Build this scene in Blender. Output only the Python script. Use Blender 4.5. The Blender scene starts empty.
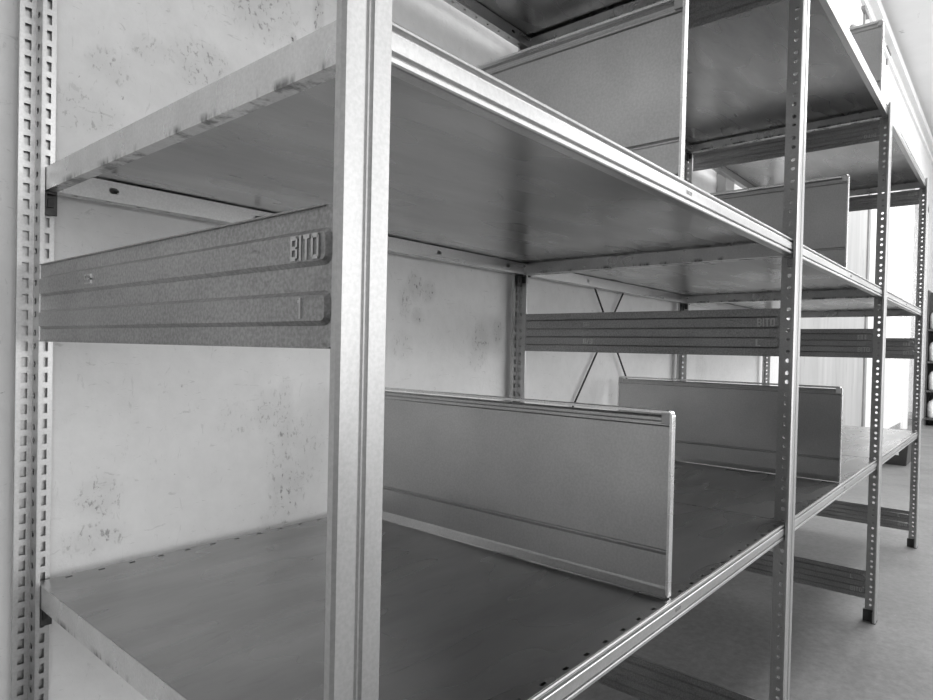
import bpy, math, random
from mathutils import Matrix, Vector
random.seed(7)
S = bpy.context.scene
COL = S.collection

# ---------------------------------------------------------------- camera
F_PX = 643.35
cam_d = bpy.data.cameras.new('camera'); cam = bpy.data.objects.new('camera', cam_d); COL.objects.link(cam)
R_ = Vector((0.65084335, -0.75889255, 0.02202352)); U_ = Vector((-0.00357698, 0.02594295, 0.99965703)); B_ = -Vector((0.75920362, 0.6506989, -0.01417026))
M = Matrix((R_, U_, B_)).transposed().to_4x4(); M.translation = Vector((-0.332, -0.3918, 1.0229))
cam.matrix_world = M
cam_d.sensor_fit = 'HORIZONTAL'; cam_d.sensor_width = 36.0; cam_d.lens = F_PX / 933 * 36; cam_d.shift_y = 8.75 / 933
cam_d.clip_start = 0.02; cam_d.clip_end = 200
S.camera = cam
# ---------------------------------------------------------------- daylight, plus an added overhead fill
W = bpy.data.worlds.new('overcast_daylight'); S.world = W; W.use_nodes = True
W.node_tree.nodes['Background'].inputs[0].default_value = (1, 1, 1, 1)
W.node_tree.nodes['Background'].inputs[1].default_value = 1.6
def area(name, loc, aim, sx, sy, power):
    l = bpy.data.lights.new(name, 'AREA'); l.shape = 'RECTANGLE'; l.size = sx; l.size_y = sy; l.energy = power; l.color = (1, 1, 1)
    o = bpy.data.objects.new(name, l); COL.objects.link(o); o.location = loc
    o.rotation_euler = (Vector(aim) - Vector(loc)).to_track_quat('-Z', 'Y').to_euler(); return o
area('daylight_near_window', (-1.0, -4.9, 2.15), (-1.0, 0.8, 2.15), 3.6, 3.3, 95)
area('daylight_front_windows', (3.0, -4.9, 2.15), (3.0, 0.8, 2.15), 3.8, 3.3, 38)
area('daylight_hall_windows', (9.0, -4.9, 2.15), (9.0, 0.8, 2.15), 7.6, 3.3, 130)
area('added_overhead_fill', (7.0, -1.1, 4.75), (7.0, -1.1, 0), 9.6, 1.1, 440)  # added overhead area light for the floor in front; ceiling has no opening
# ---------------------------------------------------------------- view
S.view_settings.view_transform = 'Standard'; S.view_settings.look = 'None'
S.view_settings.gamma = 1.0; S.view_settings.use_curve_mapping = False
S.view_settings.exposure = 0.24

# ---------------------------------------------------------------- measurements
XS = (0.0, 1.3093, 2.5975, 3.9196)      # upright frames along the wall
D = 0.812                               # frame depth
ZA, ZB, ZC = 0.634, 1.2949, 1.9883      # shelf tops
YW = 0.84                               # wall plane
H_POST = 2.0

# ---------------------------------------------------------------- node helpers
class NT:
    def __init__(s, name):
        s.m = bpy.data.materials.new(name); s.m.use_nodes = True; s.t = s.m.node_tree
        s.b = s.t.nodes['Principled BSDF']; s.co = s.t.nodes.new('ShaderNodeTexCoord').outputs['Object']
    def n(s, typ, **kw):
        x = s.t.nodes.new(typ)
        for k, v in kw.items(): setattr(x, k, v)
        return x
    def put(s, sock, v):
        if hasattr(v, 'links'): s.t.links.new(v, sock)
        else: sock.default_value = v
    def vec(s, scale=(1, 1, 1), loc=(0, 0, 0), src=None):
        m = s.n('ShaderNodeMapping'); s.put(m.inputs[0], src or s.co); m.inputs['Scale'].default_value = scale; m.inputs['Location'].default_value = loc
        return m.outputs[0]
    def noise(s, scale, detail=3, rough=.55, vs=(1, 1, 1), loc=(0, 0, 0), dist=0):
        x = s.n('ShaderNodeTexNoise'); s.put(x.inputs['Vector'], s.vec(vs, loc)); x.inputs['Scale'].default_value = scale
        x.inputs['Detail'].default_value = detail; x.inputs['Roughness'].default_value = rough; x.inputs['Distortion'].default_value = dist
        return x.outputs['Fac']
    def voro(s, scale, vs=(1, 1, 1)):
        x = s.n('ShaderNodeTexVoronoi'); s.put(x.inputs['Vector'], s.vec(vs)); x.inputs['Scale'].default_value = scale
        return x.outputs['Color']
    def rng(s, v, a, b, c, d, smooth=False):
        x = s.n('ShaderNodeMapRange'); s.put(x.inputs[0], v)
        for i, q in enumerate((a, b, c, d)): x.inputs[i + 1].default_value = q
        if smooth: x.interpolation_type = 'SMOOTHSTEP'
        return x.outputs[0]
    def mth(s, op, a, b=0.0):
        x = s.n('ShaderNodeMath', operation=op); s.put(x.inputs[0], a); s.put(x.inputs[1], b); return x.outputs[0]
    def bump(s, h, strength, dist=.001):
        x = s.n('ShaderNodeBump'); x.inputs['Strength'].default_value = strength; x.inputs['Distance'].default_value = dist
        s.put(x.inputs['Height'], h); s.t.links.new(x.outputs[0], s.b.inputs['Normal'])
    def grey(s, v):
        x = s.n('ShaderNodeCombineColor')
        for i in range(3): s.put(x.inputs[i], v)
        s.t.links.new(x.outputs[0], s.b.inputs['Base Color'])
    def spots(s, pts):
        """max over elliptical smudges (x, z, rx, rz, weight) in the wall plane"""
        sep = s.n('ShaderNodeSeparateXYZ'); s.put(sep.inputs[0], s.co); tot = None
        for (x, z, rx, rz, w) in pts:
            a = s.mth('MULTIPLY', s.mth('SUBTRACT', sep.outputs[0], x), 1 / rx); b = s.mth('MULTIPLY', s.mth('SUBTRACT', sep.outputs[2], z), 1 / rz)
            r = s.mth('ADD', s.mth('MULTIPLY', a, a), s.mth('MULTIPLY', b, b))
            f = s.rng(r, 0, 1, w, 0, True); tot = f if tot is None else s.mth('MAXIMUM', tot, f)
        return tot

def zinc(name, base=.6, rough=.36, var=.05, grain=0.0, smear=(3, 3, 3), spangle=.04, marks=0.0, rvar=.06, grime=0.0):
    t = NT(name); b = t.b; b.inputs['Metallic'].default_value = 1.0
    big = t.noise(2.2, 4, .6, smear); v = t.rng(big, .3, .7, base - var, base + var)
    if spangle: v = t.mth('ADD', v, t.rng(t.noise(260, 2), .35, .65, -spangle, spangle))
    if grime:      # black handling dirt on the lower fold
        sep = t.n('ShaderNodeSeparateXYZ'); t.put(sep.inputs[0], t.co)
        low = t.rng(sep.outputs[2], -.0335, -.026, 1, 0); v = t.mth('SUBTRACT', v, t.mth('MULTIPLY', low, t.rng(t.noise(14, 5, .7, (1, 1, .3)), .50, .60, 0, grime)))
    if marks:
        sc = t.noise(9, 6, .7, (smear[0], smear[1], smear[2]), (3, 1, 7), 1.2)
        v = t.mth('SUBTRACT', v, t.rng(sc, .58, .72, 0, marks))
    t.grey(v)
    t.put(b.inputs['Roughness'], t.rng(t.noise(3, 1, .5, smear), .3, .7, rough - rvar, rough + rvar))
    if grain: t.bump(t.noise(420, 2, .6), grain, .0006)
    return t.m
Z_DECK = zinc('galvanized_deck', .34, .28, .055, .0, (1.2, 4, 1), 0, .05, rvar=.03)
Z_POST = zinc('galvanized_upright', .44, .42, .03, .03, (8, 8, 1), .025)
Z_EDGE = zinc('galvanized_edge', .56, .32, .04, .0, (1, 8, 8), .03, .05)
Z_BRACE = zinc('galvanized_brace', .32, .45, .05, .35, (4, 2, 4), .05, .08)
Z_SIDE = zinc('galvanized_side', .56, .32, .04, .0, (1, 8, 8), .03, .05, grime=.40)
Z_LETTER = zinc('galvanized_lettering', .50, .40, .03)  # lighter than the brace it is pressed from: worn relief, highlights put into colour
Z_DIV = zinc('galvanized_divider', .46, .36, .04, .05, (3, 2, 3), .03)
Z_TRIM = zinc('galvanized_trim', .70, .30, .03)
DARK = NT('dark_steel'); DARK.b.inputs['Metallic'].default_value = .9; DARK.b.inputs['Roughness'].default_value = .5
DARK.grey(DARK.rng(DARK.noise(40), .3, .7, .04, .09)); DARK = DARK.m
def matte(name, base, var=.03, rough=.6, scale=6, bumpiness=0.0, bscale=60, vs=(1, 1, 1)):
    t = NT(name); t.grey(t.rng(t.noise(scale, 5, .6, vs), .3, .7, base - var, base + var)); t.b.inputs['Roughness'].default_value = rough
    if bumpiness: t.bump(t.noise(bscale, 4, .6), bumpiness, .003)
    return t.m
CAP = matte('grey_plastic_cap', .36, .02, .45)
WHITE = matte('white_paint', .82, .03, .5)
WHITE_PLASTIC = matte('white_plastic', .8, .02, .35)
DARKP = matte('dark_plastic', .035, .01, .45)
GREYP = matte('grey_plastic', .24, .03, .45)
RACKM = matte('dark_rack_paint', .05, .01, .5)

def plaster():
    t = NT('scuffed_plaster')
    v = t.rng(t.noise(1.4, 5, .6), .3, .7, .58, .69)
    v = t.mth('ADD', v, t.rng(t.noise(26, 5, .65), .3, .7, -.025, .025))
    # hand and box scuffs
    sm = t.spots([(.113, .745, .05, .05, .8), (.105, .675, .07, .035, .8), (.49, .845, .03, .13, .75), (.50, .70, .06, .08, .9), (.47, .63, .05, .05, .6),
                  (.45, .88, .05, .06, .6), (.52, .78, .10, .12, .5), (.94, 1.18, .035, .04, 1), (.885, 1.19, .04, .05, .9), (.85, 1.15, .03, .06, .6), (.90, 1.11, .03, .03, 1),
                  (.84, 1.03, .05, .05, .5), (1.166, 1.04, .05, .08, .8), (1.25, 1.08, .03, .05, .9), (1.15, .99, .05, .04, .5), (.12, 1.51, .05, .04, .6), (.19, 1.565, .05, .03, .6),
                  (.29, 1.57, .08, .06, .7), (.42, 1.73, .12, .08, .7), (.495, 1.70, .012, .022, 1.4), (.56, 1.78, .02, .10, 1), (.08, 1.42, .08, .05, .5), (.37, .86, .06, .05, .4), (2.95, .95, .10, .12, .5)])
    fleck = t.rng(t.noise(100, 5, .7, (1, 1, .55), (2, 0, 5), .3), .56, .63, 0, 1)
    v = t.mth('SUBTRACT', v, t.mth('MULTIPLY', t.mth('MULTIPLY', sm, fleck), .40))
    v = t.mth('SUBTRACT', v, t.mth('MULTIPLY', t.mth('MULTIPLY', sm, t.noise(22, 4, .6)), .17))
    # thin scratches all over
    for (vs, loc, a) in (((10, 1, 34), (1, 0, 2), .11), ((30, 1, 9), (5, 0, 1), .08)):
        q = t.noise(2.6, 6, .7, vs, loc, 1.0); v = t.mth('SUBTRACT', v, t.rng(q, .625, .66, 0, a))
    v = t.mth('SUBTRACT', v, t.rng(t.noise(75, 3, .6, (1, 1, 1), (9, 3, 3)), .70, .74, 0, .25))
    t.grey(v); t.b.inputs['Roughness'].default_value = .75
    t.bump(t.noise(70, 5, .65), .28, .004)
    return t.m
PLASTER = plaster()
def concrete():
    t = NT('concrete_floor'); v = t.rng(t.noise(1.1, 6, .65), .3, .7, .10, .16)
    v = t.mth('ADD', v, t.rng(t.noise(34, 5, .75), .3, .7, -.035, .035))
    v = t.mth('ADD', v, t.rng(t.noise(9, 6, .7, (1, 3, 1), (4, 2, 0), 1.5), .64, .72, 0, .05))
    v = t.mth('SUBTRACT', v, t.rng(t.noise(7, 6, .7, (2, 1, 1), (1, 8, 0), 1.2), .64, .74, 0, .05))
    t.grey(v); t.put(t.b.inputs['Roughness'], t.rng(t.noise(3, 4), .3, .7, .38, .55)); t.bump(t.noise(120, 3), .12, .002)
    return t.m
CONCRETE = concrete()
CEIL = (lambda t: (t.grey(t.mth('SUBTRACT', t.rng(t.noise(.9, 5, .6), .3, .7, .70, .80), t.rng(t.noise(1.7, 6, .75, (1, 1.6, 1), (3, 1, 0), .8), .66, .70, 0, .35))), t.bump(t.noise(9, 4), .2, .01), t.m)[2])(NT('ceiling_plaster'))
def wood():
    t = NT('pale_board_wood'); v = t.rng(t.noise(1.6, 6, .65, (3, 1, .35), (0, 0, 0), .5), .3, .7, .27, .39)
    v = t.mth('SUBTRACT', v, t.rng(t.noise(1.8, 5, .7, (3, 1, .7), (7, 0, 2), .8), .60, .74, 0, .15)); t.grey(v); t.b.inputs['Roughness'].default_value = .6
    return t.m
WOOD = wood()
def glassm():
    t = NT('frosted_pane_glass'); t.b.inputs['Transmission Weight'].default_value = 1.0; t.b.inputs['Roughness'].default_value = .05; t.b.inputs['IOR'].default_value = 1.05
    t.b.inputs['Base Color'].default_value = (.97, .97, .97, 1); return t.m
GLASS = glassm()

# ---------------------------------------------------------------- mesh helpers
class MB:
    def __init__(s): s.v = []; s.f = []
    def add(s, vs, fs):
        k = len(s.v); s.v += [tuple(p) for p in vs]; s.f += [tuple(i + k for i in f) for f in fs]; return s
    def box(s, a, b):
        (x0, y0, z0), (x1, y1, z1) = a, b
        return s.add([(x0, y0, z0), (x1, y0, z0), (x1, y1, z0), (x0, y1, z0), (x0, y0, z1), (x1, y0, z1), (x1, y1, z1), (x0, y1, z1)],
                     [(3, 2, 1, 0), (4, 5, 6, 7), (0, 1, 5, 4), (1, 2, 6, 5), (2, 3, 7, 6), (3, 0, 4, 7)])
    def frustum(s, a, b, da, db):
        """box whose bottom is shrunk by da, db on each side"""
        (x0, y0, z0), (x1, y1, z1) = a, b
        return s.add([(x0 + da, y0 + db, z0), (x1 - da, y0 + db, z0), (x1 - da, y1 - db, z0), (x0 + da, y1 - db, z0), (x0, y0, z1), (x1, y0, z1), (x1, y1, z1), (x0, y1, z1)],
                     [(3, 2, 1, 0), (4, 5, 6, 7), (0, 1, 5, 4), (1, 2, 6, 5), (2, 3, 7, 6), (3, 0, 4, 7)])
    def tube(s, p, q, r, n=10):
        p, q = Vector(p), Vector(q); d = (q - p).normalized(); a = d.orthogonal().normalized(); b = d.cross(a)
        ring = [(math.cos(2 * math.pi * i / n), math.sin(2 * math.pi * i / n)) for i in range(n)]
        vs = [p + (a * c + b * e) * r for c, e in ring] + [q + (a * c + b * e) * r for c, e in ring]
        return s.add(vs, [(i, (i + 1) % n, n + (i + 1) % n, n + i) for i in range(n)] + [tuple(range(n))[::-1], tuple(range(n, 2 * n))])
    def lathe(s, c, prof, n=16):
        cx, cy, cz = c; vs = []; fs = []
        for r, z in prof: vs += [(cx + r * math.cos(2 * math.pi * i / n), cy + r * math.sin(2 * math.pi * i / n), cz + z) for i in range(n)]
        for k in range(len(prof) - 1): fs += [(k * n + i, k * n + (i + 1) % n, (k + 1) * n + (i + 1) % n, (k + 1) * n + i) for i in range(n)]
        fs += [tuple(range(n))[::-1], tuple(range((len(prof) - 1) * n, len(prof) * n))]
        return s.add(vs, fs)
    def build(s, name, mat, parent=None, solid=0, bevel=0, smooth=False):
        me = bpy.data.meshes.new(name); me.from_pydata(s.v, [], s.f); me.update(); me.materials.append(mat)
        if smooth:
            for p in me.polygons: p.use_smooth = True
        o = bpy.data.objects.new(name, me); COL.objects.link(o)
        if parent: o.parent = parent
        if solid:
            m = o.modifiers.new('sheet', 'SOLIDIFY'); m.thickness = solid; m.offset = 0
        if bevel:
            m = o.modifiers.new('soft_edges', 'BEVEL'); m.width = bevel; m.segments = 2; m.limit_method = 'ANGLE'; m.angle_limit = math.radians(35)
        return o
def tag(o, label, cat, group=None):
    o['label'] = label; o['category'] = cat
    if group: o['group'] = group
    return o
def empty(name, loc, label, cat, group=None):
    o = bpy.data.objects.new(name, None); COL.objects.link(o); o.location = loc; o.empty_display_size = .1
    return tag(o, label, cat, group)
def struct(o): o['kind'] = 'structure'; return o
def copy_tree(o, parent=None):
    c = o.copy(); COL.objects.link(c)
    if parent: c.parent = parent
    for ch in list(o.children): copy_tree(ch, c)
    return c
def grid(mb, us, vs, pos, hole):
    """quad sheet over breakpoints us x vs, leaving out the cells hole(u, v) says"""
    nv = len(vs)
    P = [pos(u, v) for u in us for v in vs]
    F = [(i * nv + j, (i + 1) * nv + j, (i + 1) * nv + j + 1, i * nv + j + 1) for i in range(len(us) - 1) for j in range(nv - 1)
         if not hole((us[i] + us[i + 1]) / 2, (vs[j] + vs[j + 1]) / 2)]
    used = sorted({i for f in F for i in f}); ix = {k: n for n, k in enumerate(used)}
    mb.add([P[k] for k in used], [tuple(ix[i] for i in f) for f in F])
def sheet(mb, poly, x0, x1):
    """fold line poly of (y, z) pulled along x"""
    n = len(poly)
    mb.add([(x0, y, z) for y, z in poly] + [(x1, y, z) for y, z in poly], [(i, i + 1, n + i + 1, n + i) for i in range(n - 1)])

# ---------------------------------------------------------------- setting
NEARW = matte('grey_wall_paint', .25, .02, .7)
struct(MB().box((-3.2, -5.2, -.1), (15, YW + .2, 0)).build('floor', CONCRETE))
w = MB(); WX0, WX1, WZ1 = 9.2, 13.0, 3.6
w.box((-3.2, YW, 0), (WX0, YW + .2, 4.8)); w.box((WX1, YW, 0), (15, YW + .2, 4.8)); w.box((WX0, YW, WZ1), (WX1, YW + .2, 4.8))
struct(w.build('wall_back', PLASTER))
struct(MB().box((-3.2, -5.2, 4.8), (15, YW + .2, 4.95)).build('ceiling', CEIL))
struct(MB().box((14.8, -5, 0), (15, YW, 4.8)).build('wall_end', WHITE))
struct(MB().box((-3.2, -5, 0), (-3.0, YW, 4.8)).build('wall_near', NEARW))
fw = MB()      # window wall of the hall, opposite the shelving
fw.box((-3.2, -5.2, 0), (15, -5, .48)); fw.box((-3.2, -5.2, 3.85), (15, -5, 4.8))
for x0_, x1_ in ((-3.2, -2.9), (4.9, 5.1), (12.9, 15)): fw.box((x0_, -5.2, .48), (x1_, -5, 3.85))
struct(fw.build('wall_front', NEARW))
d1 = MB()
for x in (WX0, 11.0, WX1 - .1): d1.box((x, YW - .02, 0), (x + .1, YW + .06, WZ1))
d1.box((WX0, YW - .02, WZ1 - .1), (WX1, YW + .06, WZ1))
win = struct(d1.build('window_1', WHITE))
MB().box((WX0 + .05, YW + .02, 0.0), (WX1 - .05, YW + .03, WZ1 - .05)).build('pane', GLASS, win)
struct(MB().box((-3.0, YW - .06, 4.62), (15, YW, 4.72)).build('trim_1', WHITE))
struct(MB().box((-3.0, YW - .03, 4.44), (15, YW, 4.49)).build('trim_2', WHITE))

# ---------------------------------------------------------------- upright frames
WPOST = .025
def post_mesh():
    mb = MB()
    prof = [(-.025, .008), (-.025, .0025), (-.0225, 0), (-.005, 0), (-.0035, .003), (-.001, .003), (0, .0012), (.001, .003), (.0035, .003), (.005, 0), (.0225, 0), (.025, .0025), (.025, .008)]
    n = len(prof)
    mb.add([(x, y, 0) for x, y in prof] + [(x, y, H_POST) for x, y in prof], [(i, i + 1, n + i + 1, n + i) for i in range(n - 1)])
    # slotted wings behind the face
    zs = [0]
    for k in range(80): zs += [k * .025 + .0052, k * .025 + .0085, k * .025 + .0205]
    zs.append(H_POST)
    for s in (-1, 1):
        us = sorted([s * q for q in (.0025, .0095, .0115, .0185, .025)])
        def hole(u, v, s=s):
            k = v % .025; c = abs(u)
            if not (.0052 < k < .0205 and .0095 < c < .0185): return False
            return True
        grid(mb, us, zs, lambda u, v: (u, .008, v), hole)
    # stem with paired round holes
    for s in (-1, 1):
        x = s * .0025; y0, y1, yc, r = .008, .038, .020, .0052
        z = 0.0; hs = []
        for k in range(40): hs += [k * .05 + .0136, k * .05 + .0345]
        edges = [0] + [(hs[i] + hs[i + 1]) / 2 for i in range(len(hs) - 1)] + [H_POST]
        for i, h in enumerate(hs):
            a, b = edges[i], edges[i + 1]
            oc = [(yc + r * math.cos(math.pi * (j + .5) / 4), h + r * math.sin(math.pi * (j + .5) / 4)) for j in range(8)]
            rc = [(y1, (b + h) / 2 + .0), (yc + .006, b), (yc - .006, b), (y0, (b + h) / 2), (y0, (a + h) / 2), (yc - .006, a), (yc + .006, a), (y1, (a + h) / 2)]
            cs = [(y1, b), (y0, b), (y0, a), (y1, a)]
            V = [(x, *p) for p in oc] + [(x, *p) for p in rc] + [(x, *p) for p in cs]
            F = [(j, 8 + j, 8 + (j + 1) % 8, (j + 1) % 8) for j in range(8)] + [(8, 16, 9), (10, 17, 11), (12, 18, 13), (14, 19, 15)]
            mb.add(V, F)
    mb.add([(-.0025, .038, 0), (.0025, .038, 0), (.0025, .038, H_POST), (-.0025, .038, H_POST)], [(0, 1, 2, 3)])
    return mb
GLYPH = {'B': [(0, 0, 1, 6), (1, 5, 3, 6), (1, 2.6, 3, 3.5), (1, 0, 3, 1), (3, 3.3, 4, 5.4), (3, .6, 4, 2.8)], 'I': [(0, 0, 1.1, 6)], 'T': [(0, 5, 3.4, 6), (1.2, 0, 2.2, 5)],
         'O': [(0, .5, 1, 5.5), (3, .5, 4, 5.5), (.5, 5, 3.5, 6), (.5, 0, 3.5, 1)], 'L': [(0, 0, 1, 6), (1, 0, 3, 1)], '1': [(1, 0, 2, 6), (0, 4.6, 1, 5.4)],
         'S': [(0, 5, 3.5, 6), (0, 3, 1, 5), (0, 2.6, 3.5, 3.4), (2.5, 1, 3.5, 3), (0, 0, 3.5, 1)], '8': [(0, 0, 1, 6), (2.5, 0, 3.5, 6), (1, 5, 2.5, 6), (1, 2.5, 2.5, 3.5), (1, 0, 2.5, 1)],
         '3': [(0, 5, 3.5, 6), (0, 2.5, 3.5, 3.5), (0, 0, 3.5, 1), (2.5, 1, 3.5, 5)], '/': [(0, 0, .8, 2), (.7, 2, 1.5, 4), (1.4, 4, 2.2, 6)], 'D': [(0, 0, 1, 6), (1, 5, 3, 6), (1, 0, 3, 1), (3, .8, 4, 5.2)], 'V': [(0, 2, 1, 6), (2.6, 2, 3.6, 6), (.8, 0, 2.8, 2)]}
def write(text, put, u0, v0, height, width, proud, name, mat, parent):
    """relief letters, each a piece of its own; put(u, v, w) maps the writing plane into space"""
    adv = {c: max(q[2] for q in GLYPH[c]) + 1.1 for c in GLYPH}
    tot = sum(adv[c] for c in text) - 1.1; u = 0
    for c in text:
        mb = MB()
        for (a, b, e, f) in GLYPH[c]:
            P = [put(u0 + (u + aa) / tot * width, v0 + bb / 6 * height, ww) for ww in (0, proud) for aa, bb in ((a, b), (e, b), (e, f), (a, f))]
            mb.add(P, [(3, 2, 1, 0), (4, 5, 6, 7), (0, 1, 5, 4), (1, 2, 6, 5), (2, 3, 7, 6), (3, 0, 4, 7)])
        mb.build(name, mat, parent)
        u += adv[c]
def brace(parent, z0, z1, texts):
    """pressed side brace between the two stems; face towards -x"""
    y0, y1, xf = .036, D - (.044 if parent.location.x < .1 or z0 > 1.8 else .036), -.0030; h = z1 - z0
    mb = MB().box((xf, y0, z0), (xf + .0014, y1, z1))
    mb.box((xf - .003, y0 + .012, z1 - .0015), (xf, y1, z1)); mb.box((xf - .003, y0, z0), (xf, y1, z0 + .0015))
    ya, yb = y0 + .0015, y1 - .004
    chans = []
    for (ta, tb) in ((.16, .42), (.595, .84)):
        a, b = z1 - tb * h, z1 - ta * h; chans.append((a, b)); dpt, sl, r = .0045, .004, .009
        def ring(ins, x):
            pts = []
            for (cy, cz, a0) in ((ya + r, a + r, 180), (yb - r, a + r, 270), (yb - r, b - r, 0), (ya + r, b - r, 90)):
                for k in range(5):
                    t = math.radians(a0 + k * 22.5); pts.append((x, cy + (r - ins) * math.cos(t), cz + (r - ins) * math.sin(t)))
            return pts
        o_, i_ = ring(0, xf), ring(sl, xf - dpt); n = len(o_)
        mb.add(o_ + i_, [(j, n + j, n + (j + 1) % n, (j + 1) % n) for j in range(n)] + [tuple(range(n, 2 * n))])
    o = mb.build('side_brace', Z_BRACE, parent)
    for (txt, ch, yc, wd, hf, flip) in texts:
        a, b = chans[ch]; hh = (b - a) * hf; zc = (a + b) / 2
        # seen from -x the reading direction runs towards -y
        if flip: put = lambda u, v, w_: (xf - .0045 - w_, yc + u, zc - v)
        else: put = lambda u, v, w_: (xf - .0045 - w_, yc - u, zc + v)
        write(txt, put, -wd / 2, -hh / 2, hh, wd, .0020, 'embossed_letter', Z_LETTER, o)
    return o
BITO = lambda ch, flip=False: ('BITO', ch, .068, .040, .68, flip)
frame_labels = ['tall galvanized upright frame in the left foreground, nearest the camera, wide bright post face',
                'second galvanized upright frame, its front post crossing the right half from top to bottom',
                'third galvanized upright frame, shorter post ending at the top shelf, standing on the floor',
                'last galvanized upright frame at the far right end of the shelving row']
pm = post_mesh(); post0 = None
H1 = 2.6
def mk_post(parent, rear):
    global post0
    if post0 is None: post0 = pm.build('post', Z_POST, parent, solid=.0011); o = post0
    else: o = post0.copy(); COL.objects.link(o); o.parent = parent
    if rear: o.location = (0, D, 0); o.rotation_euler = (0, 0, math.pi)
    ft = MB().box((-.027, -.002, 0), (.027, .010, .004)).box((-.008, .010, 0), (.008, .044, .045)).box((-.027, .0085, 0), (.027, .013, .040)).build('foot', DARKP, o, bevel=.001)
    return o
for i, X in enumerate(XS):
    fr = empty('upright_frame', (X, 0, 0), frame_labels[i], 'shelving frame', 'upright frames of the shelving row')
    for rear in (False, True): 
        p = mk_post(fr, rear)
    code = ('S83', 0, .555, .020, .42, False)
    if i == 0: brace(fr, 1.021, 1.141, [BITO(0), ('1', 1, .074, .004, .6, False), code])
    elif i == 1:
        brace(fr, 1.023, 1.137, [BITO(0), ('L', 1, .085, .010, .6, False), code, ('8/3', 1, .55, .03, .5, False)])
        brace(fr, .086, .194, [BITO(0)])
    else:
        brace(fr, 1.026, 1.139, [('8I', 0, .075, .03, .6, False), BITO(1)])
        brace(fr, .086, .194, [('L', 0, .085, .010, .6, False), BITO(1)])
    if i: brace(fr, 1.866, 1.948, [BITO(1, True)] if i == 2 else ([BITO(0, True)] if i == 3 else []))

# ---------------------------------------------------------------- shelves
HSH = .0357
def shelf_parts(root, L):
    e = .0042; x0, x1 = e, L - e; yf, yr = .010, .7965
    hs = [.0478 + .05 * k for k in range(int((L - .09) / .05) + 1)]
    # deck with rows of small slots along both long edges
    us = [x0]
    for h in hs: us += [h - .0052, h + .0052]
    us.append(x1); vs = [yf + .003, yf + .0072, yf + .0118, yr - .0135, yr - .0075, yr]
    inh = lambda u: any(abs(u - h) < .0050 for h in hs)
    mb = MB(); grid(mb, us, vs, lambda u, v: (u, v, 0), lambda u, v: inh(u) and (yf + .0072 < v < yf + .0118 or yr - .0135 < v < yr - .0075))
    mb.build('deck', Z_DECK, root, solid=.001)
    # profiled front beam
    f = MB()
    sheet(f, [(yf + .004, 0), (yf + .001, -.0004), (yf, -.0016), (yf, -.0036), (yf + .001, -.0046), (yf + .0045, -.0052), (yf + .0045, -.0088), (yf + .0005, -.0096), (yf, -.0104), (yf, -.0245), (yf + .0008, -.0254),
              (yf + .0045, -.0260), (yf + .0045, -.0288), (yf + .001, -.0294), (yf, -.0304), (yf, -.0340), (yf + .0012, -.0354), (yf + .003, -.0357), (yf + .016, -.0357), (yf + .016, -.002)], x0, x1)
    fb = f.build('front_edge', Z_EDGE, root, solid=.0008)
    write('BITO', lambda u, v, w_: (u, yf - .0003 - w_, v), L * .503, -.0200, .0060, .020, .0005, 'stamped_letter', Z_BRACE, fb)
    # rear edge: outer wall, holed bottom flange, inner wall with long holes
    us = [x0 + .004]; ov = [L * .0785, L * .285, L * .69, L * .92]
    for h in hs: us += [h - .004, h + .004]
    us.append(x1 - .004); g = MB()
    sheet(g, [(yr, 0), (yr, -HSH)], x0, x1)
    grid(g, us, [yr - .026, yr - .018, yr - .012, yr], lambda u, v: (u, v, -HSH), lambda u, v: inh(u) and yr - .018 < v < yr - .012)
    us2 = [x0 + .004]
    for h in ov: us2 += [h - .008, h - .0055, h + .0055, h + .008]
    us2.append(x1 - .004)
    def hole2(u, v):
        for h in ov:
            q = abs(u - h)
            if q < .0055 and -.0235 < v < -.0135: return True
            if q < .008 and -.021 < v < -.016: return True
        return False
    grid(g, us2, [-HSH, -.0235, -.021, -.016, -.0135, -.003], lambda u, v: (u, yr - .026, v), hole2)
    g.build('rear_edge', Z_EDGE, root, solid=.001)
    # side edges folded under
    for x, s in ((x0, 1), (x1, -1)):
        k = MB(); pr = [(x, 0), (x, -HSH), (x + s * .016, -HSH), (x + s * .016, -.008)]; n = len(pr)
        k.add([(a, yf + .002, b) for a, b in pr] + [(a, yr, b) for a, b in pr], [(j, j + 1, n + j + 1, n + j) for j in range(n - 1)])
        k.build('side_edge', Z_SIDE, root, solid=.001)
        for yy in (yf, yr - .024):
            hk = MB().box((x, yy + .002, -.062), (x + s * .0025, yy + .016, -.0362)); hk.box((x, yy + .002, -.041), (x + s * .016, yy + .020, -.0365))
            if yy > .5: hk.box((x, yr - .007, -.072), (x + s * .021, yr - .004, -.036)); hk.box((x + s * .006, yr - .011, -.060), (x + s * .015, yr - .007, -.046))
            hk.build('hook', DARK if yy > .5 else Z_BRACE, root, bevel=.0008)
shelf_labels = {(0, 0): 'lowest shelf of the near bay, scuffed grey deck with a divider standing on it',
                (0, 1): 'middle shelf of the near bay, its dark underside and side edge seen from below',
                (0, 2): 'top shelf of the near bay, only its underside corner showing at the top edge',
                (1, 0): 'lowest shelf of the second bay, deck brightening towards the far end, divider across it',
                (1, 1): 'middle shelf of the second bay, underside seen through the gap above the lettered brace',
                (1, 2): 'top shelf of the second bay, big grey underside at the upper right',
                (2, 0): 'lowest shelf of the far end bay, bright empty deck',
                (2, 1): 'middle shelf of the far end bay, short stretch of edge between the last two posts',
                (2, 2): 'top shelf of the far end bay, edge running from the third to the last post'}
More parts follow.
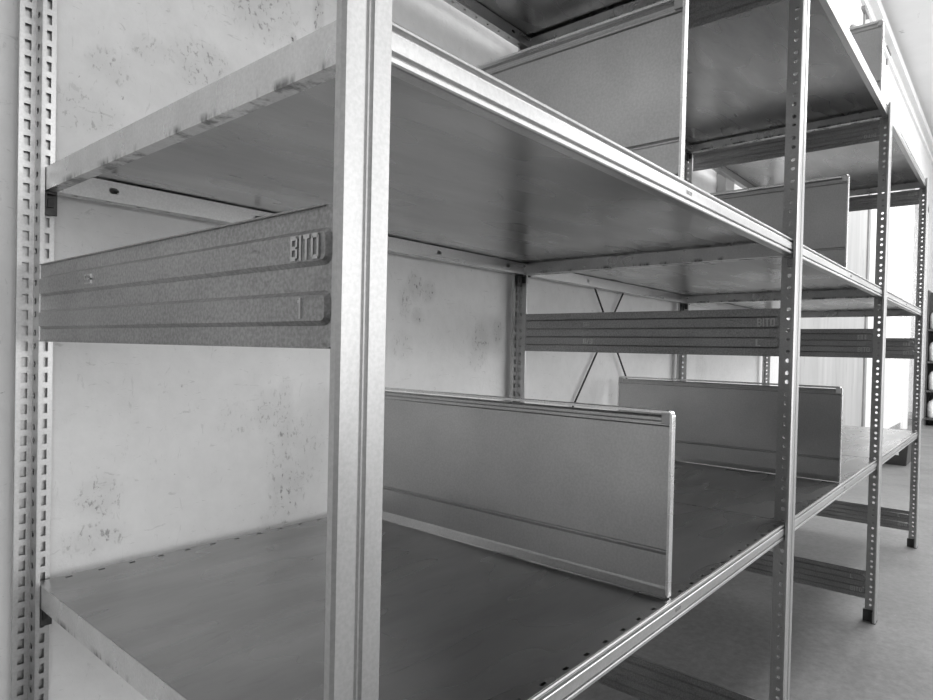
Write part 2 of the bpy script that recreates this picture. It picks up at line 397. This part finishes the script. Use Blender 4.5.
for b in range(3):
    L = XS[b + 1] - XS[b]; proto = None
    for lv, z in enumerate((ZA, ZB, ZC)):
        if proto is None:
            r = empty('steel_shelf', (XS[b], 0, z), shelf_labels[(b, lv)], 'shelf', 'galvanized shelves of the row'); shelf_parts(r, L); proto = r
        else:
            r = copy_tree(proto); r.location = (XS[b], 0, z); r['label'] = shelf_labels[(b, lv)]

# ---------------------------------------------------------------- dividers
def make_divider(label):
    root = empty('shelf_divider', (0, 0, 0), label, 'shelf divider', 'sheet metal dividers standing on the shelves')
    ya, yb, h = .020, .786, .2985
    prof = [(-.010, .0015), (-.008, .004), (-.002, .012), (0, .016), (0, .066), (.004, .069), (.004, .072), (0, .075), (0, .272), (-.0025, .2745), (-.0025, .279), (0, .281), (0, .286), (-.003, .290)]
    n = len(prof); mb = MB()
    mb.add([(x, ya + .004, z) for x, z in prof] + [(x, yb - .004, z) for x, z in prof], [(j, j + 1, n + j + 1, n + j) for j in range(n - 1)])
    mb.build('panel', Z_DIV, root, solid=.0012)
    # rolled rim: up the front edge, round the corner, along the top and down the rear
    path = []; r = .010
    path.append((ya, .0015)); path.append((ya, h - r))
    for k in range(1, 6): t = math.radians(180 - 18 * k); path.append((ya + r + r * math.cos(t), h - r + r * math.sin(t)))
    path.append((yb - r, h))
    for k in range(1, 6): t = math.radians(90 - 18 * k); path.append((yb - r + r * math.cos(t), h - r + r * math.sin(t)))
    path.append((yb, .0015))
    nrm = []
    for i, p in enumerate(path):
        a = path[max(0, i - 1)]; c = path[min(len(path) - 1, i + 1)]; t = Vector((c[0] - a[0], c[1] - a[1])).normalized(); nrm.append((t.y, -t.x))
    sec = [(-.0065, .0050), (-.0065, .0008), (-.0050, 0), (.0050, 0), (.0065, .0008), (.0065, .0050)]   # (x, inward)
    k = len(sec); V = []; F = []
    for p, nn in zip(path, nrm):
        for (x, q) in sec: V.append((x, p[0] + nn[0] * q, p[1] + nn[1] * q))
    for i in range(len(path) - 1):
        for j in range(k): F.append((i * k + j, (i + 1) * k + j, (i + 1) * k + (j + 1) % k, i * k + (j + 1) % k))
    F += [tuple(range(k)), tuple(range((len(path) - 1) * k, len(path) * k))]
    MB().add(V, F).build('rim', Z_TRIM, root)
    for y0 in (ya + .005, yb - .017): MB().box((-.0075, y0 - .001, h - .022), (.0075, y0 + .014, h - .004)).build('corner_cap', CAP, root, bevel=.001)
    return root
dv = make_divider('large divider in the foreground standing across the lowest shelf of the near bay')
dv.location = (.659, 0, ZA + .0006)
for (x, z, lab) in ((1.957, ZA, 'divider on the lowest shelf of the second bay, behind the foreground divider'), (.667, ZB, 'divider on the middle shelf of the near bay, cut by the top of the photo'),
                    (1.957, ZB, 'divider on the middle shelf of the second bay, seen behind the second post'), (2.495, ZC, 'divider on the top shelf, small corner against the ceiling at upper right')):
    c = copy_tree(dv); c.location = (x, 0, z + .0006); c['label'] = lab

# ---------------------------------------------------------------- crossed bracing rods behind the second bay
cb = empty('cross_brace', (XS[1], D + .006, 0), 'thin crossed steel bracing rods on the wall behind the second bay', 'brace')
LB = XS[2] - XS[1]
MB().tube((.015, 0, 1.868), (LB - .015, 0, .300), .0036).build('rod', DARK, cb)
MB().tube((.015, .006, .395), (LB - .015, .006, 1.905), .0036).build('rod', DARK, cb)

# ---------------------------------------------------------------- far end of the hall
wp = empty('wooden_panel', (6.1, YW - .03, 0), 'tall pale wooden panel against the wall beyond the shelving', 'panel')
MB().box((-1.5, -.02, 0), (1.08, .028, 3.3)).build('board', WOOD, wp)
MB().box((1.08, -.035, .0), (1.19, .028, 3.3)).build('edge_strip', GREYP, wp)
tr = MB().box((3.10, YW - .05, 1.45), (3.23, YW, 4.4)).build('cable_trunking', matte('grey_trunking', .45), bevel=.004)
tag(tr, 'narrow grey vertical trunking on the wall behind the second and third bays', 'cable trunking')
bn = empty('storage_bin', (7.34, .565, 0), 'dark plastic bin on the floor beyond the last upright frame', 'bin')
bb = MB(); bb.frustum((-.30, -.19, 0), (.30, .19, .26), .05, .02); bb.build('body', DARKP, bn, bevel=.006)
MB().box((-.33, -.21, .25), (.33, .21, .285)).build('rim', DARKP, bn, bevel=.006)
MB().add([(-.272, -.03, .10), (-.272, -.11, .10), (-.289, -.11, .19), (-.289, -.03, .19)], [(0, 1, 2, 3)]).build('label_patch', WHITE, bn, solid=.002)
rk = empty('storage_rack', (12.1, .30, 0), 'dark open rack at the far right edge holding white jugs', 'rack')
MB().box((-.2, .38, 0), (.25, .40, 2.1)).build('side_panel', RACKM, rk); MB().box((-.2, -.9, 0), (.25, -.86, 2.1)).build('side_panel', RACKM, rk); MB().box((.22, -.86, 0), (.25, .38, 2.1)).build('back_panel', RACKM, rk)
RZ = (.12, .55, 1.0, 1.5)
for z in RZ: MB().box((-.2, -.86, z - .03), (.22, .38, z)).build('shelf_board', RACKM, rk)
def jug(x, y, z, lab, s):
    j = empty('white_jug', (x, y, z), lab, 'jug', 'white jugs on the far rack')
    MB().lathe((0, 0, 0), [(.085 * s, 0), (.10 * s, .02), (.10 * s, .20 * s), (.08 * s, .25 * s), (.03 * s, .29 * s), (.03 * s, .31 * s)]).build('body', WHITE_PLASTIC, j, smooth=True)
    MB().lathe((0, 0, .31 * s), [(.036 * s, 0), (.036 * s, .035 * s), (.030 * s, .04 * s)]).build('cap', DARKP, j)
for (y, z, s, lab) in ((.575, RZ[3], 1.0, 'white jug on the topmost board of the far rack'), (.56, RZ[2], 1.15, 'white jug on the third board up of the far rack'),
                    (.56, RZ[1], 1.1, 'white jug on the second board up of the far rack'), (.575, RZ[0], 1.0, 'white jug on the lowest board of the far rack')):
    jug(12.05, y, z, lab, s)
pp = empty('wall_pipe', (6.24, YW - .04, 3.98), 'thin pale vertical pipe high on the wall above the top shelf', 'pipe')
MB().tube((0, 0, 0), (0, 0, .64), .018, 14).build('pipe', WHITE, pp, smooth=False); MB().tube((0, 0, -.03), (0, 0, .0), .026, 14).build('end_collar', GREYP, pp)
MB().box((-.02, 0, .3), (.02, .04, .33)).build('clip', GREYP, pp)
for (x, z, lab) in ((6.95, 4.36, 'small hook bracket on the wall beside the pale pipe'), (8.35, 4.50, 'small hook bracket on the wall right of the top divider corner')):
    hb = empty('wall_bracket', (x, YW, z), lab, 'bracket', 'hook brackets high on the wall')
    MB().box((-.02, -.015, -.12), (.02, 0, .06)).build('plate', GREYP, hb); MB().box((-.13, -.03, .02), (.13, -.0, .045)).build('arm', GREYP, hb)
